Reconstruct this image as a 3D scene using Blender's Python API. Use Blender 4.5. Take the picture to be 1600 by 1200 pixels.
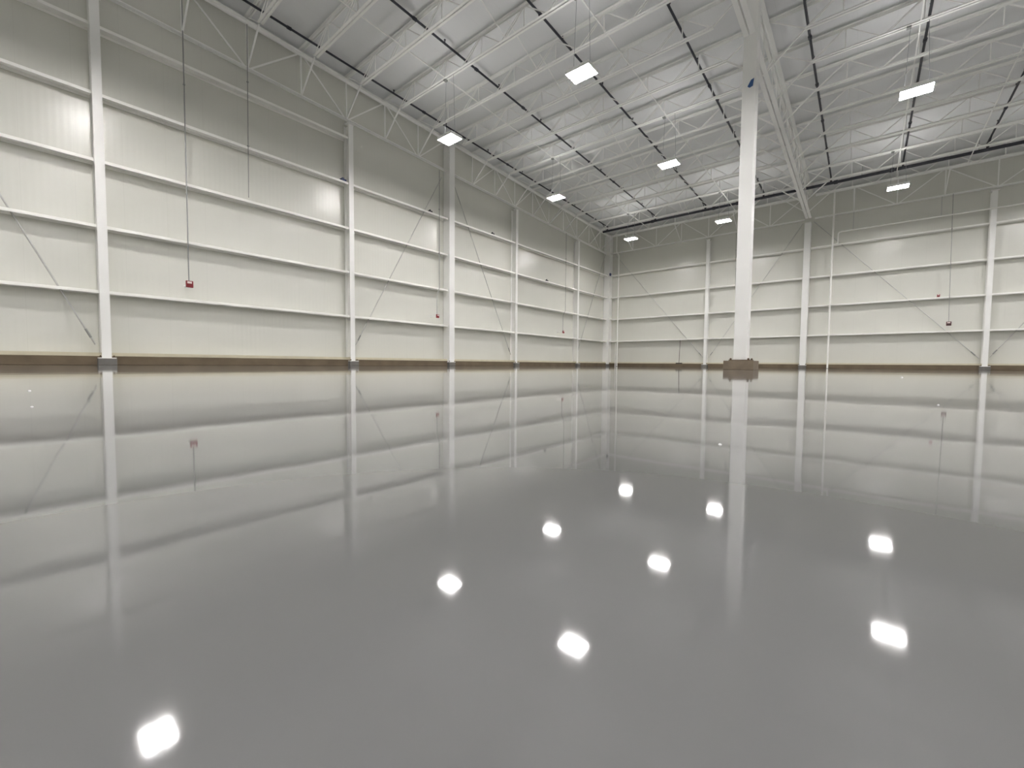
import bpy, math, random
from mathutils import Vector, Matrix
random.seed(4)
for o in list(bpy.data.objects): bpy.data.objects.remove(o)
SC = bpy.context.scene
C = SC.collection

# ------------------------------------------------------------------ camera
FPX = 657.9
YAW, PITCH, ROLL = -0.69481, -0.04739, 0.00813
fw = Vector((math.sin(YAW)*math.cos(PITCH), math.cos(YAW)*math.cos(PITCH), math.sin(PITCH)))
r0 = Vector((math.cos(YAW), -math.sin(YAW), 0)); u0 = r0.cross(fw)
rr = r0*math.cos(ROLL) + u0*math.sin(ROLL)
uu = -r0*math.sin(ROLL) + u0*math.cos(ROLL)
cd = bpy.data.cameras.new('camera'); cam = bpy.data.objects.new('camera', cd); C.objects.link(cam)
cd.sensor_fit = 'HORIZONTAL'; cd.sensor_width = 36.0; cd.lens = 36.0*FPX/1600.0
cd.clip_start = 0.02; cd.clip_end = 300
M = Matrix((rr, uu, -fw)).transposed().to_4x4(); M.translation = Vector((17.676, -34.537, 0.13))
cam.matrix_world = M
SC.camera = cam
# ------------------------------------------------------------------ world + exposure
w = bpy.data.worlds.new('world'); SC.world = w; w.use_nodes = True
w.node_tree.nodes['Background'].inputs[0].default_value = (0.05, 0.05, 0.055, 1)
w.node_tree.nodes['Background'].inputs[1].default_value = 0.2
vs = SC.view_settings
vs.view_transform = 'Standard'; vs.look = 'None'; vs.gamma = 1.0; vs.use_curve_mapping = False
vs.exposure = 0.46
SC.cycles.diffuse_bounces = 10; SC.cycles.max_bounces = 14      # a white hall: light keeps bouncing
LAMP_DOWN = 150.0      # emission of the lamp lenses
FILL_UP = 34.0         # emission of uplight strips added on the lamps to brighten roof and upper walls

# ------------------------------------------------------------------ measures (m); x along the back wall, y<0 towards the viewer
S = lambda n: 18.97 + 1.918*(n-9)          # joist line n, distance from the back wall
SL = 0.035                                  # roof slope
GB, GT, JB, JT, DK, BP = 9.805, 11.50, 10.815, 11.60, 11.68, 11.44
GIRT = [2.2, 4.142, 6.064, 7.999, 9.956]
WX = -0.40                                  # face of the wall panels behind the girts
BY = 0.40                                   # face of the back wall panels
XG = 14.56                                  # line of the middle roof girder
XR, YF = 43.7, -57.0                        # right wall and front wall
JOIST_XL, JOIST_XR = 1.23, 13.37

# ------------------------------------------------------------------ materials
def mat(name, col, rough=0.5, metal=0.0, var=0.04, scale=3.0, bump=0.0, emit=None, spec=0.5, col2=None, coat=0.0):
    m = bpy.data.materials.new(name); m.use_nodes = True
    nt = m.node_tree; b = nt.nodes['Principled BSDF']
    b.inputs['Roughness'].default_value = rough; b.inputs['Metallic'].default_value = metal
    b.inputs['Specular IOR Level'].default_value = spec
    b.inputs['Coat Weight'].default_value = coat
    tc = nt.nodes.new('ShaderNodeTexCoord'); nz = nt.nodes.new('ShaderNodeTexNoise')
    nz.inputs['Scale'].default_value = scale; nz.inputs['Detail'].default_value = 5
    nt.links.new(tc.outputs['Object'], nz.inputs['Vector'])
    mx = nt.nodes.new('ShaderNodeMix'); mx.data_type = 'RGBA'
    c2 = col2 if col2 else tuple(max(0, c*(1-var*2)) for c in col)
    mx.inputs['A'].default_value = (*col, 1); mx.inputs['B'].default_value = (*c2, 1)
    nt.links.new(nz.outputs['Fac'], mx.inputs['Factor'])
    nt.links.new(mx.outputs['Result'], b.inputs['Base Color'])
    if bump:
        bp = nt.nodes.new('ShaderNodeBump'); bp.inputs['Strength'].default_value = 1; bp.inputs['Distance'].default_value = bump
        nt.links.new(nz.outputs['Fac'], bp.inputs['Height']); nt.links.new(bp.outputs['Normal'], b.inputs['Normal'])
    if emit:
        b.inputs['Emission Color'].default_value = (*emit[0], 1); b.inputs['Emission Strength'].default_value = emit[1]
    return m

PAINT = mat('white_steel_paint', (0.875, 0.875, 0.85), 0.42, var=0.015, scale=2)
GPAINT = mat('white_girt_paint', (0.93, 0.925, 0.885), 0.4, var=0.02, scale=6)
GALV = mat('grey_conduit', (0.33, 0.34, 0.33), 0.4, 0.5, var=0.08, scale=10)
ROD = mat('grey_brace_rod', (0.55, 0.55, 0.53), 0.5, var=0.1, scale=8)
PIPE = mat('dark_sprinkler_pipe', (0.035, 0.037, 0.05), 0.45, var=0.2, scale=5)
CONC = mat('brown_curb_concrete', (0.20, 0.155, 0.10), 0.9, col2=(0.10, 0.075, 0.05), scale=1.7, bump=0.01)
PIER = mat('grey_pier_concrete', (0.23, 0.22, 0.20), 0.85, var=0.25, scale=5, bump=0.004)
PEDC = mat('brown_pedestal_concrete', (0.26, 0.21, 0.15), 0.85, col2=(0.13, 0.10, 0.07), scale=4, bump=0.005)
SILL = mat('cream_sill_paint', (0.66, 0.61, 0.46), 0.6, var=0.12, scale=4)
RED = mat('red_alarm_plastic', (0.25, 0.012, 0.02), 0.4, var=0.1)
DRED = mat('dark_red_alarm_plastic', (0.09, 0.02, 0.02), 0.4, var=0.1)
CLEAR = mat('white_strobe_lens', (0.75, 0.62, 0.6), 0.25, var=0.03)
DARK = mat('dark_metal', (0.05, 0.05, 0.055), 0.5, 0.3, var=0.1)
BLUE = mat('blue_painter_tape', (0.05, 0.13, 0.33), 0.7, var=0.1)
NAVY = mat('dark_blue_plastic', (0.03, 0.05, 0.14), 0.5, var=0.1)
BOLT = mat('rusty_bolt_steel', (0.13, 0.085, 0.05), 0.6, 0.4, var=0.2, scale=20)
BROOM = mat('dark_pole', (0.06, 0.05, 0.045), 0.6, var=0.1)
LENS = mat('glowing_lamp_lens', (0.9, 0.9, 0.9), 0.4, emit=((1.0, 0.965, 0.955), LAMP_DOWN))
UPFILL = mat('added_uplight_glow', (0.9, 0.9, 0.9), 0.4, emit=((1.0, 0.975, 0.97), FILL_UP))
DROP = mat('milky_coating_drop', (0.85, 0.85, 0.85), 0.1, var=0.02)
WIRE = mat('grey_hanger_wire', (0.35, 0.36, 0.38), 0.4, 0.5, var=0.05)

def floor_material():
    m = bpy.data.materials.new('glossy_grey_epoxy'); m.use_nodes = True
    nt = m.node_tree; b = nt.nodes['Principled BSDF']; N = nt.nodes.new; K = nt.links.new
    tc = N('ShaderNodeTexCoord')
    n1 = N('ShaderNodeTexNoise'); n1.inputs['Scale'].default_value = 0.25; n1.inputs['Detail'].default_value = 3
    K(tc.outputs['Object'], n1.inputs['Vector'])
    mx = N('ShaderNodeMix'); mx.data_type = 'RGBA'
    mx.inputs['A'].default_value = (0.162, 0.162, 0.161, 1); mx.inputs['B'].default_value = (0.140, 0.141, 0.141, 1)
    K(n1.outputs['Fac'], mx.inputs['Factor']); K(mx.outputs['Result'], b.inputs['Base Color'])
    b.inputs['Roughness'].default_value = 0.042; b.inputs['IOR'].default_value = 1.72
    n2 = N('ShaderNodeTexNoise'); n2.inputs['Scale'].default_value = 1.6; n2.inputs['Detail'].default_value = 2.0
    n2.inputs['Roughness'].default_value = 0.45
    K(tc.outputs['Object'], n2.inputs['Vector'])
    bp = N('ShaderNodeBump'); bp.inputs['Strength'].default_value = 1.0; bp.inputs['Distance'].default_value = 0.0009
    n3 = N('ShaderNodeTexNoise'); n3.inputs['Scale'].default_value = 0.28; n3.inputs['Detail'].default_value = 1.0
    K(tc.outputs['Object'], n3.inputs['Vector'])
    b3 = N('ShaderNodeBump'); b3.inputs['Strength'].default_value = 1.0; b3.inputs['Distance'].default_value = 0.003
    K(n3.outputs['Fac'], b3.inputs['Height']); K(b3.outputs['Normal'], bp.inputs['Normal'])
    K(n2.outputs['Fac'], bp.inputs['Height']); K(bp.outputs['Normal'], b.inputs['Normal'])
    return m
FLOOR = floor_material()

def panel_material(name, axis, col):
    # insulated metal wall panel: flat sheet with narrow vertical joints and very shallow ribs
    m = bpy.data.materials.new(name); m.use_nodes = True
    nt = m.node_tree; b = nt.nodes['Principled BSDF']; N = nt.nodes.new; K = nt.links.new
    tc = N('ShaderNodeTexCoord'); sx = N('ShaderNodeSeparateXYZ'); K(tc.outputs['Object'], sx.inputs[0])
    def math_(op, a, v=None):
        n = N('ShaderNodeMath'); n.operation = op; K(a, n.inputs[0])
        if v is not None: n.inputs[1].default_value = v
        return n.outputs[0]
    co = sx.outputs[axis]
    fr = math_('FRACT', math_('DIVIDE', co, 1.067))
    seam = math_('LESS_THAN', fr, 0.012)
    rib = math_('SINE', math_('MULTIPLY', co, 2*math.pi/0.15))
    nz = N('ShaderNodeTexNoise'); nz.inputs['Scale'].default_value = 0.8; K(tc.outputs['Object'], nz.inputs['Vector'])
    mx = N('ShaderNodeMix'); mx.data_type = 'RGBA'
    mx.inputs['A'].default_value = (*col, 1); mx.inputs['B'].default_value = (*[c*0.95 for c in col], 1)
    K(nz.outputs['Fac'], mx.inputs['Factor'])
    m2 = N('ShaderNodeMix'); m2.data_type = 'RGBA'; m2.inputs['B'].default_value = (*[c*0.93 for c in col], 1)
    K(seam, m2.inputs['Factor']); K(mx.outputs['Result'], m2.inputs['A']); K(m2.outputs['Result'], b.inputs['Base Color'])
    b.inputs['Roughness'].default_value = 0.27
    bp = N('ShaderNodeBump'); bp.inputs['Distance'].default_value = 0.0004; bp.inputs['Strength'].default_value = 1
    K(rib, bp.inputs['Height']); K(bp.outputs['Normal'], b.inputs['Normal'])
    return m
WALLM_Y = panel_material('wall_panel_left', 1, (0.69, 0.69, 0.635))
WALLM_X = panel_material('wall_panel_back', 0, (0.69, 0.69, 0.635))
DECK = panel_material('white_roof_deck', 0, (0.74, 0.75, 0.755))
DECK.node_tree.nodes['Principled BSDF'].inputs['Roughness'].default_value = 0.6

# ------------------------------------------------------------------ mesh helpers
class MB:
    def __init__(s): s.v = []; s.f = []; s.sm = []
    def poly(s, vs, fs, smooth=False):
        o = len(s.v); s.v += [tuple(v) for v in vs]; s.f += [tuple(i+o for i in f) for f in fs]; s.sm += [smooth]*len(fs)
    def box(s, a, b):
        x0, y0, z0 = a; x1, y1, z1 = b
        s.poly([(x0,y0,z0),(x1,y0,z0),(x1,y1,z0),(x0,y1,z0),(x0,y0,z1),(x1,y0,z1),(x1,y1,z1),(x0,y1,z1)],
               [(0,3,2,1),(4,5,6,7),(0,1,5,4),(1,2,6,5),(2,3,7,6),(3,0,4,7)])
    def sweep(s, prof, p, q, up=(0, 0, 1)):
        # closed polygon prof of (side, up) pairs swept from p to q
        p = Vector(p); q = Vector(q); d = (q-p).normalized(); u = Vector(up)
        if abs(d.dot(u)) > 0.98: u = Vector((1, 0, 0))
        sd = d.cross(u).normalized(); u = sd.cross(d).normalized()
        n = len(prof)
        vs = [c + sd*a + u*b for c in (p, q) for a, b in prof]
        fs = [(i, (i+1) % n, n+(i+1) % n, n+i) for i in range(n)]
        fs += [tuple(range(n-1, -1, -1)), tuple(range(n, 2*n))]
        s.poly(vs, fs)
    def bar(s, p, q, w, h=None, up=(0, 0, 1)):
        h = h or w; a, b = w/2, h/2
        s.sweep([(-a,-b),(a,-b),(a,b),(-a,b)], p, q, up)
    def angle(s, p, q, w, t=0.012, sx=1, sz=1, off=0.0, up=(0, 0, 1)):
        pr = [(off,0),(off+w,0),(off+w,t),(off+t,t),(off+t,w),(off,w)]
        pr = [(a*sx, b*sz) for a, b in pr]
        s.sweep(pr, p, q, up)
    def tube(s, pts, r, n=10, cap=True):
        pts = [Vector(p) for p in pts]; rings = []
        ref = None
        for i, p in enumerate(pts):
            if i == 0: d = pts[1]-p
            elif i == len(pts)-1: d = p-pts[i-1]
            else: d = (pts[i+1]-p).normalized() + (p-pts[i-1]).normalized()
            d.normalize()
            if ref is None: ref = Vector((0,0,1)) if abs(d.z) < 0.9 else Vector((1,0,0))
            a = d.cross(ref).normalized(); b = a.cross(d).normalized(); ref = b
            rings.append([p + a*math.cos(2*math.pi*k/n)*r + b*math.sin(2*math.pi*k/n)*r for k in range(n)])
        vs = [v for R in rings for v in R]; fs = []
        for i in range(len(pts)-1):
            for k in range(n): fs.append((i*n+k, i*n+(k+1) % n, (i+1)*n+(k+1) % n, (i+1)*n+k))
        s.poly(vs, fs, True)
        if cap: s.poly(rings[0], [tuple(range(n-1, -1, -1))]); s.poly(rings[-1], [tuple(range(n))])
    def build(s, name, m, parent=None, bevel=0.0):
        me = bpy.data.meshes.new(name); me.from_pydata(s.v, [], s.f)
        for p, f in zip(me.polygons, s.sm): p.use_smooth = f
        import bmesh
        bm = bmesh.new(); bm.from_mesh(me); bmesh.ops.recalc_face_normals(bm, faces=bm.faces); bm.to_mesh(me); bm.free()
        me.materials.append(m)
        o = bpy.data.objects.new(name, me); C.objects.link(o)
        if bevel:
            md = o.modifiers.new('bevel', 'BEVEL'); md.width = bevel; md.segments = 2; md.limit_method = 'ANGLE'
        if parent: o.parent = parent; 
        return o

def tag(o, label, cat, group=None):
    o['label'] = label; o['category'] = cat
    if group: o['group'] = group
    return o
def thing(name, label, cat, loc=(0, 0, 0), group=None):
    o = bpy.data.objects.new(name, None); C.objects.link(o); o.location = loc; o.empty_display_size = 0.2
    return tag(o, label, cat, group)
def struct(o): o['kind'] = 'structure'; return o
def dup(root, loc, label, group=None):
    r = root.copy(); C.objects.link(r); r.location = loc; r['label'] = label
    if group: r['group'] = group
    for ch in list(root.children):
        c = ch.copy(); C.objects.link(c); c.parent = r
        for g in ch.children:
            d = g.copy(); C.objects.link(d); d.parent = c
    return r
ORD = ['first', 'second', 'third', 'fourth', 'fifth', 'sixth', 'seventh', 'eighth', 'ninth', 'tenth', 'eleventh', 'twelfth',
       'thirteenth', 'fourteenth', 'fifteenth', 'sixteenth', 'seventeenth', 'eighteenth', 'nineteenth', 'twentieth']

# ------------------------------------------------------------------ room shell
b = MB(); b.box((WX-0.3, YF-0.3, -0.2), (XR+0.3, 0.6, 0.0)); struct(b.build('floor', FLOOR))
def deck_z(y): return DK + SL*(-y)
b = MB()
y0, y1 = 0.7, YF-0.3
b.poly([(WX-.3,y0,deck_z(y0)),(XR+.3,y0,deck_z(y0)),(XR+.3,y1,deck_z(y1)),(WX-.3,y1,deck_z(y1)),
        (WX-.3,y0,deck_z(y0)+.1),(XR+.3,y0,deck_z(y0)+.1),(XR+.3,y1,deck_z(y1)+.1),(WX-.3,y1,deck_z(y1)+.1)],
       [(0,1,2,3),(4,7,6,5),(0,4,5,1),(1,5,6,2),(2,6,7,3),(3,7,4,0)])
struct(b.build('ceiling', DECK))
H = 14.2
b = MB(); b.box((WX-0.1, YF, 0.0), (WX, BY, H)); struct(b.build('wall_left', WALLM_Y))
b = MB(); b.box((WX, BY, 0.0), (XR, BY+0.1, H-1.5)); struct(b.build('wall_back', WALLM_X))
b = MB(); b.box((XR, YF, 0.0), (XR+0.1, 0.35, H)); struct(b.build('wall_right', WALLM_Y))
b = MB(); b.box((WX, YF-0.1, 0.0), (XR, YF, H)); struct(b.build('wall_front', WALLM_X))
# brown concrete curb and the cream sill above it
b = MB(); b.box((WX, YF, 0.0), (-0.02, BY, 0.27)); struct(b.build('baseboard_left', CONC, bevel=0.01))
b = MB(); b.box((-0.02, 0.02, 0.0), (XR, BY, 0.27)); struct(b.build('baseboard_back', CONC, bevel=0.01))
b = MB(); b.box((WX, YF, 0.271), (-0.06, 0.3, 0.375)); struct(b.build('trim_1', SILL))
b = MB(); b.box((-0.06, 0.06, 0.271), (XR, BY, 0.36)); struct(b.build('trim_2', SILL))

# ------------------------------------------------------------------ wall columns
def wprof(w, d, t=0.012):
    # W section: (side, depth) outline, front flange at depth d
    a = w/2
    return [(-a,0),(a,0),(a,t),(t/2,t),(t/2,d-t),(a,d-t),(a,d),(-a,d),(-a,d-t),(-t/2,d-t),(-t/2,t),(-a,t)]
def base_plate(root, cx, cy, w, d, z):
    b = MB(); b.box((cx-w/2, cy-d/2, z), (cx+w/2, cy+d/2, z+0.025)); b.build('base_plate', GPAINT, root)
    for sx in (-1, 1):
        for sy in (-1, 1):
            b = MB(); px, py = cx+sx*(w/2-0.05), cy+sy*(d/2-0.05)
            b.tube([(px, py, z+0.02), (px, py, z+0.09)], 0.016, 8); b.tube([(px, py, z+0.025), (px, py, z+0.055)], 0.028, 6)
            b.build('anchor_bolt', BOLT, root)
def column_left(y, label, zt, w=0.22, wide=False):
    t = thing('wall_column', label, 'column', (0, y, 0))
    b = MB(); b.box((-0.39, -0.21, 0.0), (0.17, 0.21, 0.20)); b.build('concrete_pier', PIER, t, 0.008)
    base_plate(t, -0.02, 0, 0.38, 0.40 if not wide else 0.46, 0.20)
    b = MB()
    if wide:
        b.box((-0.385, -0.19, 0.225), (0.13, 0.19, zt))
    else:
        z0 = 0.225; pr = wprof(w, 0.42)
        vs = [(-0.38+d_, s_, z) for z in (z0, zt) for s_, d_ in pr]; n = len(pr)
        b.poly(vs, [(i,(i+1)%n,n+(i+1)%n,n+i) for i in range(n)] + [tuple(range(n)), tuple(range(2*n-1,n-1,-1))])
    b.build('column_shaft', PAINT, t, 0.01 if wide else 0)
    b = MB(); b.box((-0.2, -0.17, zt), (0.17, 0.17, zt+0.02)); b.build('cap_plate', PAINT, t)
    return t
def column_back(x, label, zt, w=0.22, wide=False):
    t = thing('wall_column', label, 'column', (x, 0, 0))
    b = MB(); b.box((-0.21, -0.16, 0.0), (0.21, 0.39, 0.20)); b.build('concrete_pier', PIER, t, 0.008)
    base_plate(t, 0, 0.02, 0.40 if not wide else 0.46, 0.36, 0.20)
    b = MB()
    if wide: b.box((-0.18, -0.11, 0.225), (0.18, 0.385, zt))
    else:
        z0 = 0.225; pr = wprof(w, 0.42)
        vs = [(s_, 0.38-d_, z) for z in (z0, zt) for s_, d_ in pr]; n = len(pr)
        b.poly(vs, [(i,(i+1)%n,n+(i+1)%n,n+i) for i in range(n)] + [tuple(range(n)), tuple(range(2*n-1,n-1,-1))])
    b.build('column_shaft', PAINT, t, 0.01 if wide else 0)
    b = MB(); b.box((-0.17, -0.17, zt), (0.17, 0.2, zt+0.02)); b.build('cap_plate', PAINT, t)
    return t
gz = lambda s: GB + SL*s - 0.10
LC = [(5.2, 'narrow white column on left wall nearest the far corner', False),
      (12.98, 'narrow white column on left wall, second from the far corner', False),
      (18.70, 'broad square white column on left wall that rises past the truss chord', True),
      (24.55, 'narrow white column on left wall, next nearer than the broad square one', False),
      (32.58, 'nearest white column on left wall, at the left edge of the photo', False),
      (37.40, 'broad white column on left wall outside the photo, beyond the nearest one', True)]
for s, lab, wide in LC:
    column_left(-s, lab, (GT+SL*s-0.16) if wide else gz(s), wide=wide)
BC = [(8.25, 'narrow white column on back wall between far corner and roof girder', False),
      (14.49, 'broad white column on back wall carrying the end of the roof girder', True),
      (22.80, 'narrow white column on back wall at the right, where two braces meet', False),
      (28.9, 'broad white column on back wall beyond the right photo edge', True)]
for x, lab, wide in BC:
    column_back(x, lab, gz(0) if not wide else gz(0)-0.02, wide=wide)
t = thing('corner_column', 'white column standing in the far corner between the two walls', 'column', (0, 0, 0))
b = MB(); b.box((-0.39, -0.30, 0), (0.22, 0.385, 0.2)); b.build('concrete_pier', PIER, t)
b = MB(); b.box((-0.385, -0.19, 0.2), (0.16, 0.385, GT)); b.build('column_shaft', PAINT, t, 0.01)

# ------------------------------------------------------------------ girts
def girt_profile(): # (side, up): channel with web on top, front lip hanging
    w, h, t = 0.385, 0.09, 0.01
    return [(0,h/2),(w,h/2),(w,-h/2),(w-t,-h/2),(w-t,h/2-t),(t,h/2-t),(t,-h/2),(0,-h/2)]
RANK = ['lowest', 'second lowest', 'third up', 'fourth up', 'fifth and topmost']
LS = [0.0] + [c[0] for c in LC]
LBAY = ['between far corner and first narrow column', 'between the two far narrow columns', 'just right of the broad column',
        'just left of the broad column', 'in the bay with the large alarm', 'left of the nearest column']
for i in range(6):
    a, c = LS[i], LS[i+1]
    ha = 0.19 if i == 0 else (0.19 if LC[i-1][2] else 0.11); hc = 0.19 if LC[i][2] else 0.11
    for k in range(5):
        if k == 4 and i < 4: continue
        b = MB(); b.sweep([(-s_, u_) for s_, u_ in girt_profile()], (WX+0.012, -c+hc+0.005, 0), (WX+0.012, -a-ha-0.005, 0))
        # sweep side axis points to +x or -x; shift into place
        xs = [v[0] for v in b.v]; dx = (-0.002) - max(xs)
        b.v = [(v[0]+dx, v[1], v[2]) for v in b.v]
        o = b.build('wall_girt', GPAINT); o.location = (0, 0, GIRT[k])
        tag(o, 'white girt on left wall, %s, %s' % (RANK[k], LBAY[i]), 'girt', 'girts on the left wall')
BX = [0.0, 8.25, 14.49, 22.80, 28.9]
BBAY = ['between far corner and first column', 'just left of the girder column', 'just right of the girder column', 'at the right photo edge']
for i in range(4):
    a, c = BX[i], BX[i+1]; ha = (0.17, 0.11, 0.18, 0.11)[i]; hc = (0.11, 0.18, 0.11, 0.18)[i]
    for k in range(4):
        b = MB(); b.sweep(girt_profile(), (a+ha+0.005, 0, 0), (c-hc-0.005, 0, 0))
        ys = [v[1] for v in b.v]; dy = 0.002 - min(ys)
        b.v = [(v[0], v[1]+dy, v[2]) for v in b.v]
        o = b.build('wall_girt', GPAINT); o.location = (0, 0, GIRT[k])
        tag(o, 'white girt on back wall, %s, %s' % (RANK[k], BBAY[i]), 'girt', 'girts on the back wall')

# ------------------------------------------------------------------ diagonal brace rods on the walls
def rod(p, q, label, r=0.022):
    b = MB(); b.tube([p, q], r, 8)
    d = (Vector(q)-Vector(p)).normalized()
    t = tag(b.build('brace_rod', ROD), label, 'brace', 'diagonal wall brace rods')
    b = MB(); b.tube([Vector(q)-d*0.50, Vector(q)-d*0.22], r*1.35, 8); b.build('turnbuckle', GALV, t)
    return t
RX = -0.16
rod((RX, -36.95, 10.1), (RX, -32.80, 0.62), 'grey diagonal brace rod at left photo edge, running down to the nearest column')
rod((RX, -19.2, 10.15), (RX, -24.3, 0.95), 'grey diagonal brace rod on left wall, left of the broad column')
rod((RX, -18.35, 10.15), (RX, -13.3, 0.75), 'grey diagonal brace rod on left wall, right of the broad column')
rod((RX, -0.40, 9.9), (RX, -5.0, 0.9), 'grey diagonal brace rod on left wall, nearest the far corner')
rod((0.45, 0.16, 9.9), (8.08, 0.16, 0.75), 'grey diagonal brace rod on back wall, falling from the far corner')
rod((14.2, 0.16, 9.75), (8.47, 0.16, 0.75), 'grey diagonal brace rod on back wall, left of the girder column')
rod((14.8, 0.16, 9.75), (22.6, 0.16, 0.65), 'grey diagonal brace rod on back wall, right of the girder column')
rod((28.7, 0.16, 9.75), (22.98, 0.16, 0.7), 'grey diagonal brace rod on back wall at right photo edge')

# ------------------------------------------------------------------ trusses
def chord(b, p, q, w, gap, inv=1, t=0.012):
    # double angle chord: two angles back to back with a gap; flat legs outwards (down for a bottom chord)
    b.angle(p, q, w, t, 1, inv, gap/2); b.angle(p, q, w, t, -1, inv, gap/2)
def wall_girder(s0, s1, ns, label, major, x=0.0, main=False, knee=(1,)):
    """roof truss that runs along y at x, from s0 to s1 with joist lines ns"""
    t = thing('roof_girder' if main else 'wall_truss', label, 'girder' if main else 'truss', (x, -s0, 0))
    L = lambda dx, s, z: (dx, s0-s, z)
    cw, gp = (0.14, 0.05) if main else (0.085, 0.03)
    e = 0.32 if main else 0.0
    b = MB(); chord(b, L(0, s0+e, GB+SL*(s0+e)), L(0, s1-e, GB+SL*(s1-e)), cw, gp); b.build('bottom_chord', PAINT, t)
    tw = 0.14 if main else 0.12
    b = MB(); chord(b, L(0, s0, GT+SL*s0), L(0, s1, GT+SL*s1), tw, gp, -1); b.build('top_chord', PAINT, t)
    ww = 0.07 if main else 0.055
    for n in ns:
        s = S(n)
        b = MB(); b.bar(L(0, s, GB+SL*s+0.02), L(0, s, GT+SL*s-0.03), ww, 0.03, up=(1, 0, 0)); b.build('web_vertical', PAINT, t)
        if (n % 2) == major:
            for m in (n-1, n+1):
                if S(m) < s0-0.2 or S(m) > s1+0.2: continue
                b = MB(); b.bar(L(0, s+(0.06 if m > n else -0.06), GB+SL*s+0.04), L(0, S(m)+(-0.06 if m > n else 0.06), GT+SL*S(m)-0.05), ww, 0.03, up=(1, 0, 0))
                b.build('web_diagonal', PAINT, t)
        for sd in knee:
            ex = (JOIST_XL - 0.02) if not main else (XG-JOIST_XR)
            b = MB(); b.bar(L(sd*0.06, s+0.02, GB+SL*s+0.03), L(sd*ex, s+0.02, JB+SL*s-0.01), 0.05, 0.05)
            b.build('knee_brace', PAINT, t)
    return t
wall_girder(0.2, 18.5, range(0, 9), 'white steel truss along the top of left wall, far bay between corner and broad column', 0)
wall_girder(18.95, 37.2, range(10, 18), 'white steel truss along the top of left wall, near bay left of the broad column', 0)
wall_girder(0.25, 18.97-0.02, range(0, 9), 'heavy white double-chord roof girder from the middle column to the back wall', 0, XG, True, (-1, 1))
wall_girder(18.97+0.02, 37.9, range(10, 17), 'heavy white double-chord roof girder ending above the middle column at top of photo', 0, XG, True, (-1, 1))

def back_truss(x0, x1, label, off, n, kn):
    t = thing('wall_truss', label, 'truss', (x0, -0.05, 0))
    zb, zt = 9.87, GT-0.05
    b = MB(); chord(b, (0, 0, zb), (x1-x0, 0, zb), 0.085, 0.03); b.build('bottom_chord', PAINT, t)
    b = MB(); chord(b, (0, 0, zt), (x1-x0, 0, zt), 0.12, 0.03, -1); b.build('top_chord', PAINT, t)
    p = (x1-x0)/n
    for i in range(1, n):
        x = i*p
        b = MB(); b.bar((x, 0, zb+.02), (x, 0, zt-.03), 0.05, 0.03, up=(0, 1, 0)); b.build('web_vertical', PAINT, t)
        if i % 2 == 0:
            for sg in (-1, 1):
                b = MB(); b.bar((x+sg*0.05, 0, zb+.04), (x+sg*(p-0.05), 0, zt-.05), 0.055, 0.03, up=(0, 1, 0)); b.build('web_diagonal', PAINT, t)
        if i % 2 == kn:
            b = MB(); b.bar((x, -0.05, zb+.03), (x, -S(0)+0.06, JB+SL*S(0)), 0.045, 0.045); b.build('knee_brace', PAINT, t)
    return t
back_truss(0.2, 14.3, 'white steel truss along the top of back wall, left of the girder', 0, 7, 1)
back_truss(14.85, 28.9, 'white steel truss along the top of back wall, right of the girder', 0, 7, 1)

# ------------------------------------------------------------------ joists
def make_joist(name, label, xa, xe0, xe1, xb, group):
    """double-angle bar joist parallel to x; root at x=xa on the joist line, z relative to the roof slope"""
    t = thing(name, label, 'joist', (xa, 0, 0), group)
    w, gp = 0.078, 0.045
    b = MB(); chord(b, (xe0-xa, 0, JB), (xe1-xa, 0, JB), w, gp, 1, 0.008); b.build('bottom_chord', PAINT, t)
    b = MB(); chord(b, (0, 0, JT), (xb-xa, 0, JT), w, gp, -1, 0.008); b.build('top_chord', PAINT, t)
    N_ = 6; p = (xe1-xe0)/N_
    def web(p_, q_, nm='web_member', dbl=False):
        b = MB()
        if dbl:
            for y in (-0.05, 0.05): b.bar((p_[0], y, p_[2]), (q_[0], y*0.4, q_[2]), 0.025, 0.025)
        else: b.bar(p_, q_, 0.03, 0.03)
        b.build(nm, PAINT, t)
    web((xe0-xa+0.03, 0, JB+0.02), (0.12, 0, JT-0.03)); web((xe1-xa-0.03, 0, JB+0.02), (xb-xa-0.12, 0, JT-0.03))
    for k in range(N_):
        x0 = xe0-xa+k*p; xm = x0+p/2
        web((x0+0.04, 0, JB+0.02), (xm-0.03, 0, JT-0.03), 'web_member', True)
        web((xm+0.03, 0, JT-0.03), (x0+p-0.04, 0, JB+0.02))
        web((xm, 0, JB+0.02), (xm, 0, JT-0.03))
    return t
def jlab(side, n):
    return ('white open-web roof joist spanning from left wall to the middle girder, %s from back wall' if side == 0 else
            'white open-web roof joist right of the middle girder, %s from back wall') % ORD[n]
G0, G1 = 'roof joists left of the middle girder', 'roof joists right of the middle girder'
J0 = make_joist('roof_joist', jlab(0, 0), 0.0, JOIST_XL, JOIST_XR, XG-0.02, G0); J0.location = (0.0, -S(0), SL*S(0))
J1 = make_joist('roof_joist', jlab(1, 0), XG+0.02, XG+1.2, XG+13.3, 2*XG, G1); J1.location = (XG+0.02, -S(0), SL*S(0))
for n in range(1, 17): dup(J0, (0.0, -S(n), SL*S(n)), jlab(0, n))
for n in range(1, 12): dup(J1, (XG+0.02, -S(n), SL*S(n)), jlab(1, n))

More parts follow.
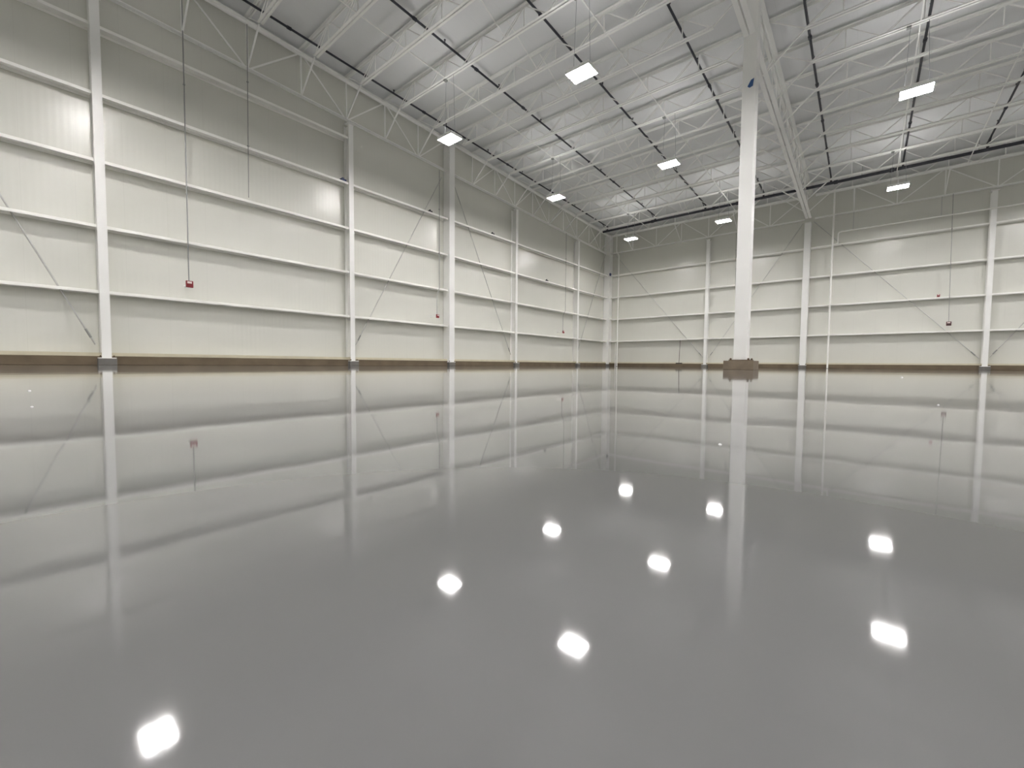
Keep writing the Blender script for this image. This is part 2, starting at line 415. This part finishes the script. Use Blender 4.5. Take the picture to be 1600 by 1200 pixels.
# bridging that ties the joists together
def bridging(x, n0, n1, label, cross=False):
    t = thing('joist_bridging', label, 'bridging', (x, -S(n0), 0))
    for n in range(n0, n1):
        b = MB(); s, e = S(n)+0.09, S(n+1)-0.09; o = S(n0)
        if cross:
            b.bar((0, o-s, JB+SL*s+0.06), (0, o-e, JT+SL*e-0.07), 0.035, 0.02)
        else:
            b.bar((0, o-s, JB+SL*s+0.01), (0, o-e, JB+SL*e+0.01), 0.035, 0.035)
        b.build('cross_strut' if cross else 'bridging_angle', PAINT, t)
    return t
bridging(4.30, 0, 15, 'thin white bridging line tying joist bottoms, above the lamps nearest left wall')
bridging(7.50, 0, 15, 'slanted white bridging struts halfway between left wall and girder', True)
bridging(10.45, 0, 15, 'thin white bridging line tying joist bottoms, above the middle row of lamps')
bridging(18.70, 0, 11, 'thin white bridging line beside a dark pipe, above the right row of lamps')
bridging(21.50, 0, 11, 'thin white bridging line tying joist bottoms at the right photo edge')

# ------------------------------------------------------------------ sprinkler pipes
HY, HZ = -2.35, 11.18
t = thing('sprinkler_main', 'thick dark sprinkler main running along the back wall below the roof', 'pipe', (0.6, HY, HZ))
b = MB(); b.tube([(0, 0, 0), (28.5, 0, 0)], 0.085, 14); b.build('pipe', PIPE, t)
for x in (4.2, 8.6, 10.1, 15.4, 17.9, 22.8, 26):
    b = MB(); b.tube([(x-0.09, 0, 0), (x+0.09, 0, 0)], 0.115, 12); b.build('coupling', PIPE, t)
for x in (2.6, 9.3, 12.2, 16.6, 21.2):
    b = MB(); b.tube([(x, 0, 0.07), (x, 0, DK+SL*2.35-HZ)], 0.012, 6); b.build('hanger_rod', GALV, t)
BRX = [(1.0, 'beside left wall'), (5.02, 'left of the lamps nearest left wall'), (8.64, 'between the two left rows of lamps'),
       (12.23, 'just left of the middle column'), (15.76, 'just right of the roof girder'), (18.95, 'above the right row of lamps'), (22.1, 'at the right photo edge')]
for i, (x, wh) in enumerate(BRX):
    s1 = 33.0 if x < XG else 24.0
    t = thing('sprinkler_branch', 'thin dark sprinkler branch pipe under the roof deck, ' + wh, 'pipe', (x, -2.35, 0), 'sprinkler branch pipes')
    y = lambda s: 2.35 - s
    b = MB(); b.tube([(0, y(2.0), BP+SL*2.0), (0, y(s1), BP+SL*s1)], 0.042, 10); b.build('pipe', PIPE, t)
    b = MB(); b.tube([(0, 0, HZ+0.05), (0, 0, BP+SL*2.35)], 0.05, 10); b.build('riser_nipple', PIPE, t)
    b = MB(); b.tube([(0, y(3.3), BP+SL*3.3), (0.0, y(2.5), HZ+0.02)], 0.022, 8); b.build('sway_brace', PIPE, t)
    s = 4.4 + (i % 3)*0.5
    while s < s1-0.5:
        b = MB(); b.tube([(0, y(s), BP+SL*s), (0, y(s), BP+SL*s+0.13)], 0.02, 8)
        b.tube([(0, y(s), BP+SL*s+0.13), (0, y(s), BP+SL*s+0.145)], 0.04, 8); b.build('sprinkler_head', PIPE, t)
        b = MB(); b.tube([(0, y(s+1.4)-0.07, BP+SL*(s+1.4)), (0, y(s+1.4)+0.07, BP+SL*(s+1.4))], 0.062, 10); b.build('coupling', PIPE, t)
        s += 3.1

# ------------------------------------------------------------------ high bay lamps
def make_lamp(label, z):
    t = thing('high_bay_lamp', label, 'lamp', (0, 0, z), 'high bay lamps')
    b = MB(); b.box((-0.41, -0.30, 0.03), (0.41, 0.30, 0.09)); b.box((-0.30, -0.10, 0.09), (0.30, 0.10, 0.15)); b.build('housing', PAINT, t, 0.008)
    b = MB()
    for y0, y1 in ((-0.30, -0.292), (0.292, 0.30), (-0.02, 0.02)): b.box((-0.41, y0, -0.03), (0.41, y1, 0.03))
    for x0, x1 in ((-0.41, -0.402), (0.402, 0.41)): b.box((x0, -0.30, -0.03), (x1, 0.30, 0.03))
    b.build('reflector_frame', PAINT, t)
    for sy in (-1, 1):
        y0, y1 = sorted((sy*0.025, sy*0.285))
        b = MB(); b.box((-0.395, y0, -0.02), (0.395, y1, 0.025)); b.build('lens', LENS, t)
        y0, y1 = sorted((sy*0.13, sy*0.25))
        b = MB(); b.box((-0.36, y0, 0.091), (0.36, y1, 0.096)); b.build('added_uplight', UPFILL, t)  # added glowing strip facing up, fill light for the roof deck
    return t
LZ = 9.2
LP = [(10.60, -22.78, 'brightest lit high bay lamp, large, near the top centre of the photo'),
      (4.50, -22.78, 'lit high bay lamp in front of the broad column on left wall'),
      (4.50, -15.12, 'lit high bay lamp above left wall, middle of the left row'),
      (10.60, -15.12, 'lit high bay lamp left of the middle column, halfway back'),
      (4.50, -5.50, 'small lit high bay lamp close to the far corner'),
      (10.60, -5.50, 'small lit high bay lamp just left of the middle column, below the dark main pipe'),
      (18.68, -15.12, 'large lit high bay lamp at right, near the top of the photo'),
      (18.68, -5.50, 'small lit high bay lamp at right, just under the dark main pipe'),
      (4.50, -32.4, 'lit high bay lamp above the left photo edge, seen only mirrored in the floor'),
      (18.68, -22.78, 'lit high bay lamp mirrored at the bottom edge of the floor, right side'),
      (24.9, -5.50, 'lit high bay lamp mirrored in the floor at the right photo edge'),
      (10.60, -32.4, 'lit high bay lamp overhead in front of the viewer, outside the photo'),
      (24.9, -15.12, 'lit high bay lamp outside the photo, right of the right row, halfway back'),
      (24.9, -22.78, 'lit high bay lamp outside the photo, right of the right row, nearer'),
      (18.68, -32.4, 'lit high bay lamp overhead right of the viewer, outside the photo'),
      (24.9, -32.4, 'lit high bay lamp outside the photo, level with the viewer on the right')]
XN = {4.5: 'nearest left wall', 10.6: 'second from left wall', 18.68: 'third from left wall', 24.9: 'fourth from left wall', 33.2: 'second from right wall', 39.4: 'nearest right wall'}
for yb in (-41.0, -50.0):
    for xb in (4.5, 10.6, 18.68, 24.9, 33.2, 39.4):
        LP.append((xb, yb, 'lit high bay lamp behind the viewer, %s row back, %s' % ('first' if yb > -45 else 'second', XN[xb])))
for yb in (-5.5, -15.12, -22.78, -32.4):
    for xb in (33.2, 39.4):
        LP.append((xb, yb, 'lit high bay lamp right of the photo, %s from back wall, %s' % (ORD[[-5.5, -15.12, -22.78, -32.4].index(yb)], XN[xb])))
lamp0 = None
for x, y, lab in LP:
    if lamp0 is None:
        lamp0 = make_lamp(lab, LZ)
        top = JB + SL*22.8 - LZ
        for sx in (-1, 1):
            b = MB(); b.tube([(sx*0.30, 0, 0.1), (sx*0.22, 0, top)], 0.007, 6, False); b.build('hanger_wire', WIRE, lamp0)
        b = MB(); b.box((-0.32, -0.07, top-0.05), (-0.2, 0.07, top+0.04)); b.build('junction_box', GALV, lamp0)
        lamp0.location = (x, y, LZ); L0 = lamp0
    else:
        s = -y; r = dup(lamp0, (x, y, LZ), lab)
        if -y < 10:   # shorter drop under the lower end of the roof
            k = (JB+SL*s - LZ)/(JB+SL*22.8 - LZ)
            for ch in r.children:
                if ch.name.startswith('hanger_wire'): ch.scale = (1, 1, k)
                if ch.name.startswith('junction_box'): ch.location = (0, 0, JB+SL*s - (JB+SL*22.8))
        elif -y < 20:
            k = (JB+SL*s - LZ)/(JB+SL*22.8 - LZ)
            for ch in r.children:
                if ch.name.startswith('hanger_wire'): ch.scale = (1, 1, k)
                if ch.name.startswith('junction_box'): ch.location = (0, 0, JB+SL*s - (JB+SL*22.8))

# ------------------------------------------------------------------ middle column on its pedestal
CX, CY = XG, -18.97
t = thing('middle_column', 'broad white square column standing alone on a brown concrete pedestal', 'column', (CX, CY, 0))
b = MB(); b.box((-0.20, -0.20, 0.325), (0.20, 0.20, GT+SL*18.97-0.14)); b.build('column_shaft', PAINT, t, 0.02)
b = MB(); b.box((-0.31, -0.31, 0.30), (0.31, 0.31, 0.33)); b.build('base_plate', BOLT, t)
for sx in (-1, 1):
    for sy in (-1, 1):
        b = MB(); b.tube([(sx*0.26, sy*0.26, 0.33), (sx*0.26, sy*0.26, 0.385)], 0.018, 8); b.tube([(sx*0.26, sy*0.26, 0.33), (sx*0.26, sy*0.26, 0.37)], 0.035, 6)
        b.build('anchor_bolt', BOLT, t)
b = MB(); b.box((-0.26, -0.26, GT+SL*18.97-0.14), (0.26, 0.26, GT+SL*18.97-0.11)); b.build('cap_plate', PAINT, t)
b = MB(); b.box((-0.44, -0.44, 0), (0.44, 0.44, 0.30))
o = b.build('column_pedestal', PEDC, None, 0.012); o.location = (CX, CY, 0)
tag(o, 'low square brown concrete pedestal under the middle column', 'pedestal')
# strip of blue tape stuck on the column face near its top
b = MB(); b.poly([(-.03,0,-.13),(.06,0,-.10),(.09,0,.13),(.0,0,.10),(-.09,0,-.08),
                  (-.03,-.006,-.13),(.06,-.02,-.10),(.09,-.006,.13),(.0,-.004,.10),(-.09,-.02,-.08)],
                 [(0,1,2,3,4),(9,8,7,6,5),(0,5,6,1),(1,6,7,2),(2,7,8,3),(3,8,9,4),(4,9,5,0)])
o = b.build('tape_strip', BLUE); o.location = (CX+0.05, CY-0.202, 9.07)
tag(o, 'small blue scrap of tape on the upper middle column', 'tape')

# ------------------------------------------------------------------ fire alarms and conduits on the walls
def alarm(x, y, z, face, label, size=0.20, body=RED):
    t = thing('fire_alarm_strobe', label, 'fire alarm', (x, y, z))
    h = size/2
    d = 0.07
    b = MB(); b.box((-h, 0, -h*1.1), (h, d, h*1.1)); o1 = b.build('housing', body, t, 0.01)
    b = MB(); b.box((-h*0.55, d, h*0.15), (h*0.7, d+0.03, h*0.85)); o2 = b.build('strobe_lens', CLEAR, t, 0.008)
    b = MB(); 
    for k in range(3): b.box((-h*0.6, d, -h*0.75+k*0.03), (h*0.6, d+0.008, -h*0.75+k*0.03+0.014))
    b.build('horn_grille', DARK if body is not RED else body, t)
    back = (x - WX) if face == 'x' else (BY - y)
    b = MB(); b.box((-0.02, -back+0.002, -0.03), (0.02, 0.002, 0.03)); b.build('wall_bracket', PAINT, t)
    t.rotation_euler = (0, 0, -math.pi/2 if face == 'x' else math.pi)
    return t
alarm(0.16, -30.52, 2.72, 'x', 'large red fire alarm strobe with white lens below long conduit, on nearest left wall bay')
alarm(0.16, -19.78, 2.64, 'x', 'red fire alarm strobe on left wall just left of the broad column', 0.17)
alarm(0.16, -7.55, 2.58, 'x', 'small red fire alarm strobe on left wall near the far corner', 0.18)
alarm(21.3, -0.2, 2.62, 'y', 'dark red fire alarm strobe at the end of a conduit on back wall', 0.21, DRED)
alarm(20.84, -0.0, 4.27, 'y', 'tiny red fire alarm device sitting just above a girt on back wall', 0.13, RED)
def conduit(pts, label, r=0.014):
    b = MB(); b.tube(pts, r, 8); o = b.build('conduit', GALV)
    t = tag(o, label, 'conduit', 'electrical conduits on the walls')
    for p in (0.33, 0.7):
        a = Vector(pts[0]).lerp(Vector(pts[1]), p)
        b = MB(); b.box((a.x-0.03, a.y-0.03, a.z-0.015), (a.x+0.03, a.y+0.03, a.z+0.015)); b.build('conduit_strap', GALV, t)
    return o
CXF = 0.14
conduit([(CXF, -30.50, 12.4), (CXF, -30.52, 2.83)], 'long grey conduit down to the large red alarm on left wall', 0.018)
conduit([(CXF, -28.6, 12.3), (CXF, -28.66, 6.15)], 'grey conduit ending halfway up left wall, right of the longest conduit', 0.014)
conduit([(CXF, -19.62, 10.3), (CXF, -19.62, 4.15), (CXF, -19.78, 3.75), (CXF, -19.78, 2.73)], 'grey conduit with a small bend beside the broad column on left wall')
conduit([(CXF, -7.25, 10.0), (CXF, -7.25, 4.2), (CXF, -7.55, 3.8), (CXF, -7.55, 2.67)], 'grey conduit with a small bend on left wall near the far corner')
conduit([(21.2, -0.14, 9.9), (21.28, -0.14, 4.0), (21.3, -0.16, 2.73)], 'grey conduit on back wall down to the dark red alarm')
conduit([(10.2, -0.14, 9.8), (10.22, -0.018, 6.12), (10.22, -0.018, 6.03)], 'grey conduit on back wall just left of the middle column')
def clamp(x, y, z, label, m=DARK, s=0.08):
    b = MB(); b.box((-s, -s*1.3, 0), (s, s*1.3, s)); b.box((-s*0.4, -s*0.4, s), (s*0.4, s*0.4, s*1.8))
    o = b.build('beam_clamp', m); o.location = (x, y, z); return tag(o, label, 'clamp')
clamp(-0.1, -24.87, GIRT[3]+0.043, 'small dark blue clamp on top girt beside narrow left wall column', NAVY, 0.09)
clamp(-0.1, -20.05, GIRT[3]+0.043, 'small dark clamp on the top girt left of the broad column')
clamp(-0.1, -15.2, GIRT[3]+0.043, 'small dark clamp on the top girt right of the broad column')
clamp(-0.1, -9.4, GIRT[2]+0.043, 'small dark clamp on the third girt near the far corner')
t = thing('wall_device', 'round dark blue device on the far corner column', 'device', (0.17, -0.12, 8.1))
b = MB(); b.tube([(0, 0, 0), (0.05, 0, 0)], 0.13, 20); b.build('backplate', NAVY, t)
b = MB(); b.tube([(0.05, 0, 0), (0.09, 0, 0)], 0.09, 20); b.build('cover', NAVY, t)

# ------------------------------------------------------------------ white drain pipes
t = thing('drain_pipe', 'white vertical drain pipe beside the far corner on back wall', 'pipe', (1.02, -0.2, 0))
b = MB(); b.tube([(0, 0, 0.02), (0, 0, 9.5), (-0.02, 0, 9.65), (-0.2, 0, 9.95), (-0.22, 0, 10.1), (-0.22, 0, 11.5)], 0.05, 12); b.build('pipe', GPAINT, t)
b = MB(); b.tube([(-0.14, -0.05, 0.0), (-0.14, -0.05, 2.05)], 0.035, 10); b.build('side_pipe', GPAINT, t)
for z in (2.2, 6.06):
    b = MB(); b.box((-0.08, -0.05, z-0.02), (0.08, 0.21, z+0.02)); b.build('pipe_bracket', GPAINT, t)
t = thing('drain_pipe', 'white vertical drain pipe with a side branch, right of the girder column', 'pipe', (15.86, -0.25, 0))
b = MB(); b.tube([(0, 0, 0.02), (0, 0, 11.5)], 0.05, 12); b.build('pipe', GPAINT, t)
b = MB(); b.tube([(0, 0, 7.98), (0.18, 0, 7.98), (0.27, 0, 8.05), (0.27, 0, 8.6), (0.32, 0, 8.7), (0.42, 0, 8.72), (13.0, 0, 8.72)], 0.038, 10); b.build('branch_pipe', GPAINT, t)
for x in (1.0, 4.9, 9.0):
    b = MB(); b.tube([(x, 0, 8.75), (x, 0.12, 9.85)], 0.01, 6); b.build('pipe_hanger', WIRE, t)
b = MB(); b.box((-0.08, -0.05, 4.12), (0.08, 0.24, 4.16)); b.build('pipe_bracket', GPAINT, t)

# ------------------------------------------------------------------ floor tool leaning on the back wall
t = thing('floor_squeegee', 'dark floor squeegee propped upright on the curb at back wall', 'squeegee', (6.3, 0.0, 0.27))
b = MB(); b.box((-0.25, -0.03, 0.01), (0.25, 0.03, 0.07)); b.build('head', BROOM, t, 0.008)
b = MB(); b.box((-0.24, -0.01, 0.0), (0.24, 0.005, 0.03)); b.build('rubber_blade', DARK, t)
b = MB(); b.tube([(0, 0, 0.06), (0.06, -0.03, 1.86)], 0.019, 8); b.build('handle', BROOM, t)

# ------------------------------------------------------------------ drops on the wet coating
def floor_at(px, py):
    d = fw + rr*((px-800)/FPX) - uu*((py-600)/FPX); k = -0.13/d.z
    return (17.676+d.x*k, -34.537+d.y*k)
for (px, py, r, lab) in ((46, 611, 0.0045, 'tiny white drop on the glossy floor at far left, the upper of two'),
                         (50, 636, 0.003, 'tiny white drop on the glossy floor at far left, the lower of two'),
                         (1409, 590, 0.012, 'tiny white drop on the distant floor at right'),
                         (1466, 633, 0.003, 'tiny white drop on the floor below the dark red alarm'),
                         (1125, 695, 0.0025, 'tiny white drop on the floor left of the mirrored middle column')):
    x, y = floor_at(px, py)
    b = MB()
    for a0, a1 in ((0.0, 0.5), (0.5, 0.8), (0.8, 0.97)):
        n = 12; R0, R1 = r*1.2*math.sqrt(1-a0*a0), r*1.2*math.sqrt(1-a1*a1)
        b.poly([(R0*math.cos(k*math.pi/6), R0*math.sin(k*math.pi/6), r*a0) for k in range(n)] + [(R1*math.cos(k*math.pi/6), R1*math.sin(k*math.pi/6), r*a1) for k in range(n)],
               [(k, (k+1) % n, n+(k+1) % n, n+k) for k in range(n)] + ([tuple(range(n, 2*n))] if a1 > 0.9 else []), True)
    o = b.build('coating_drop', DROP); o.location = (x, y, 0.0); tag(o, lab, 'drop', 'drops on the floor')
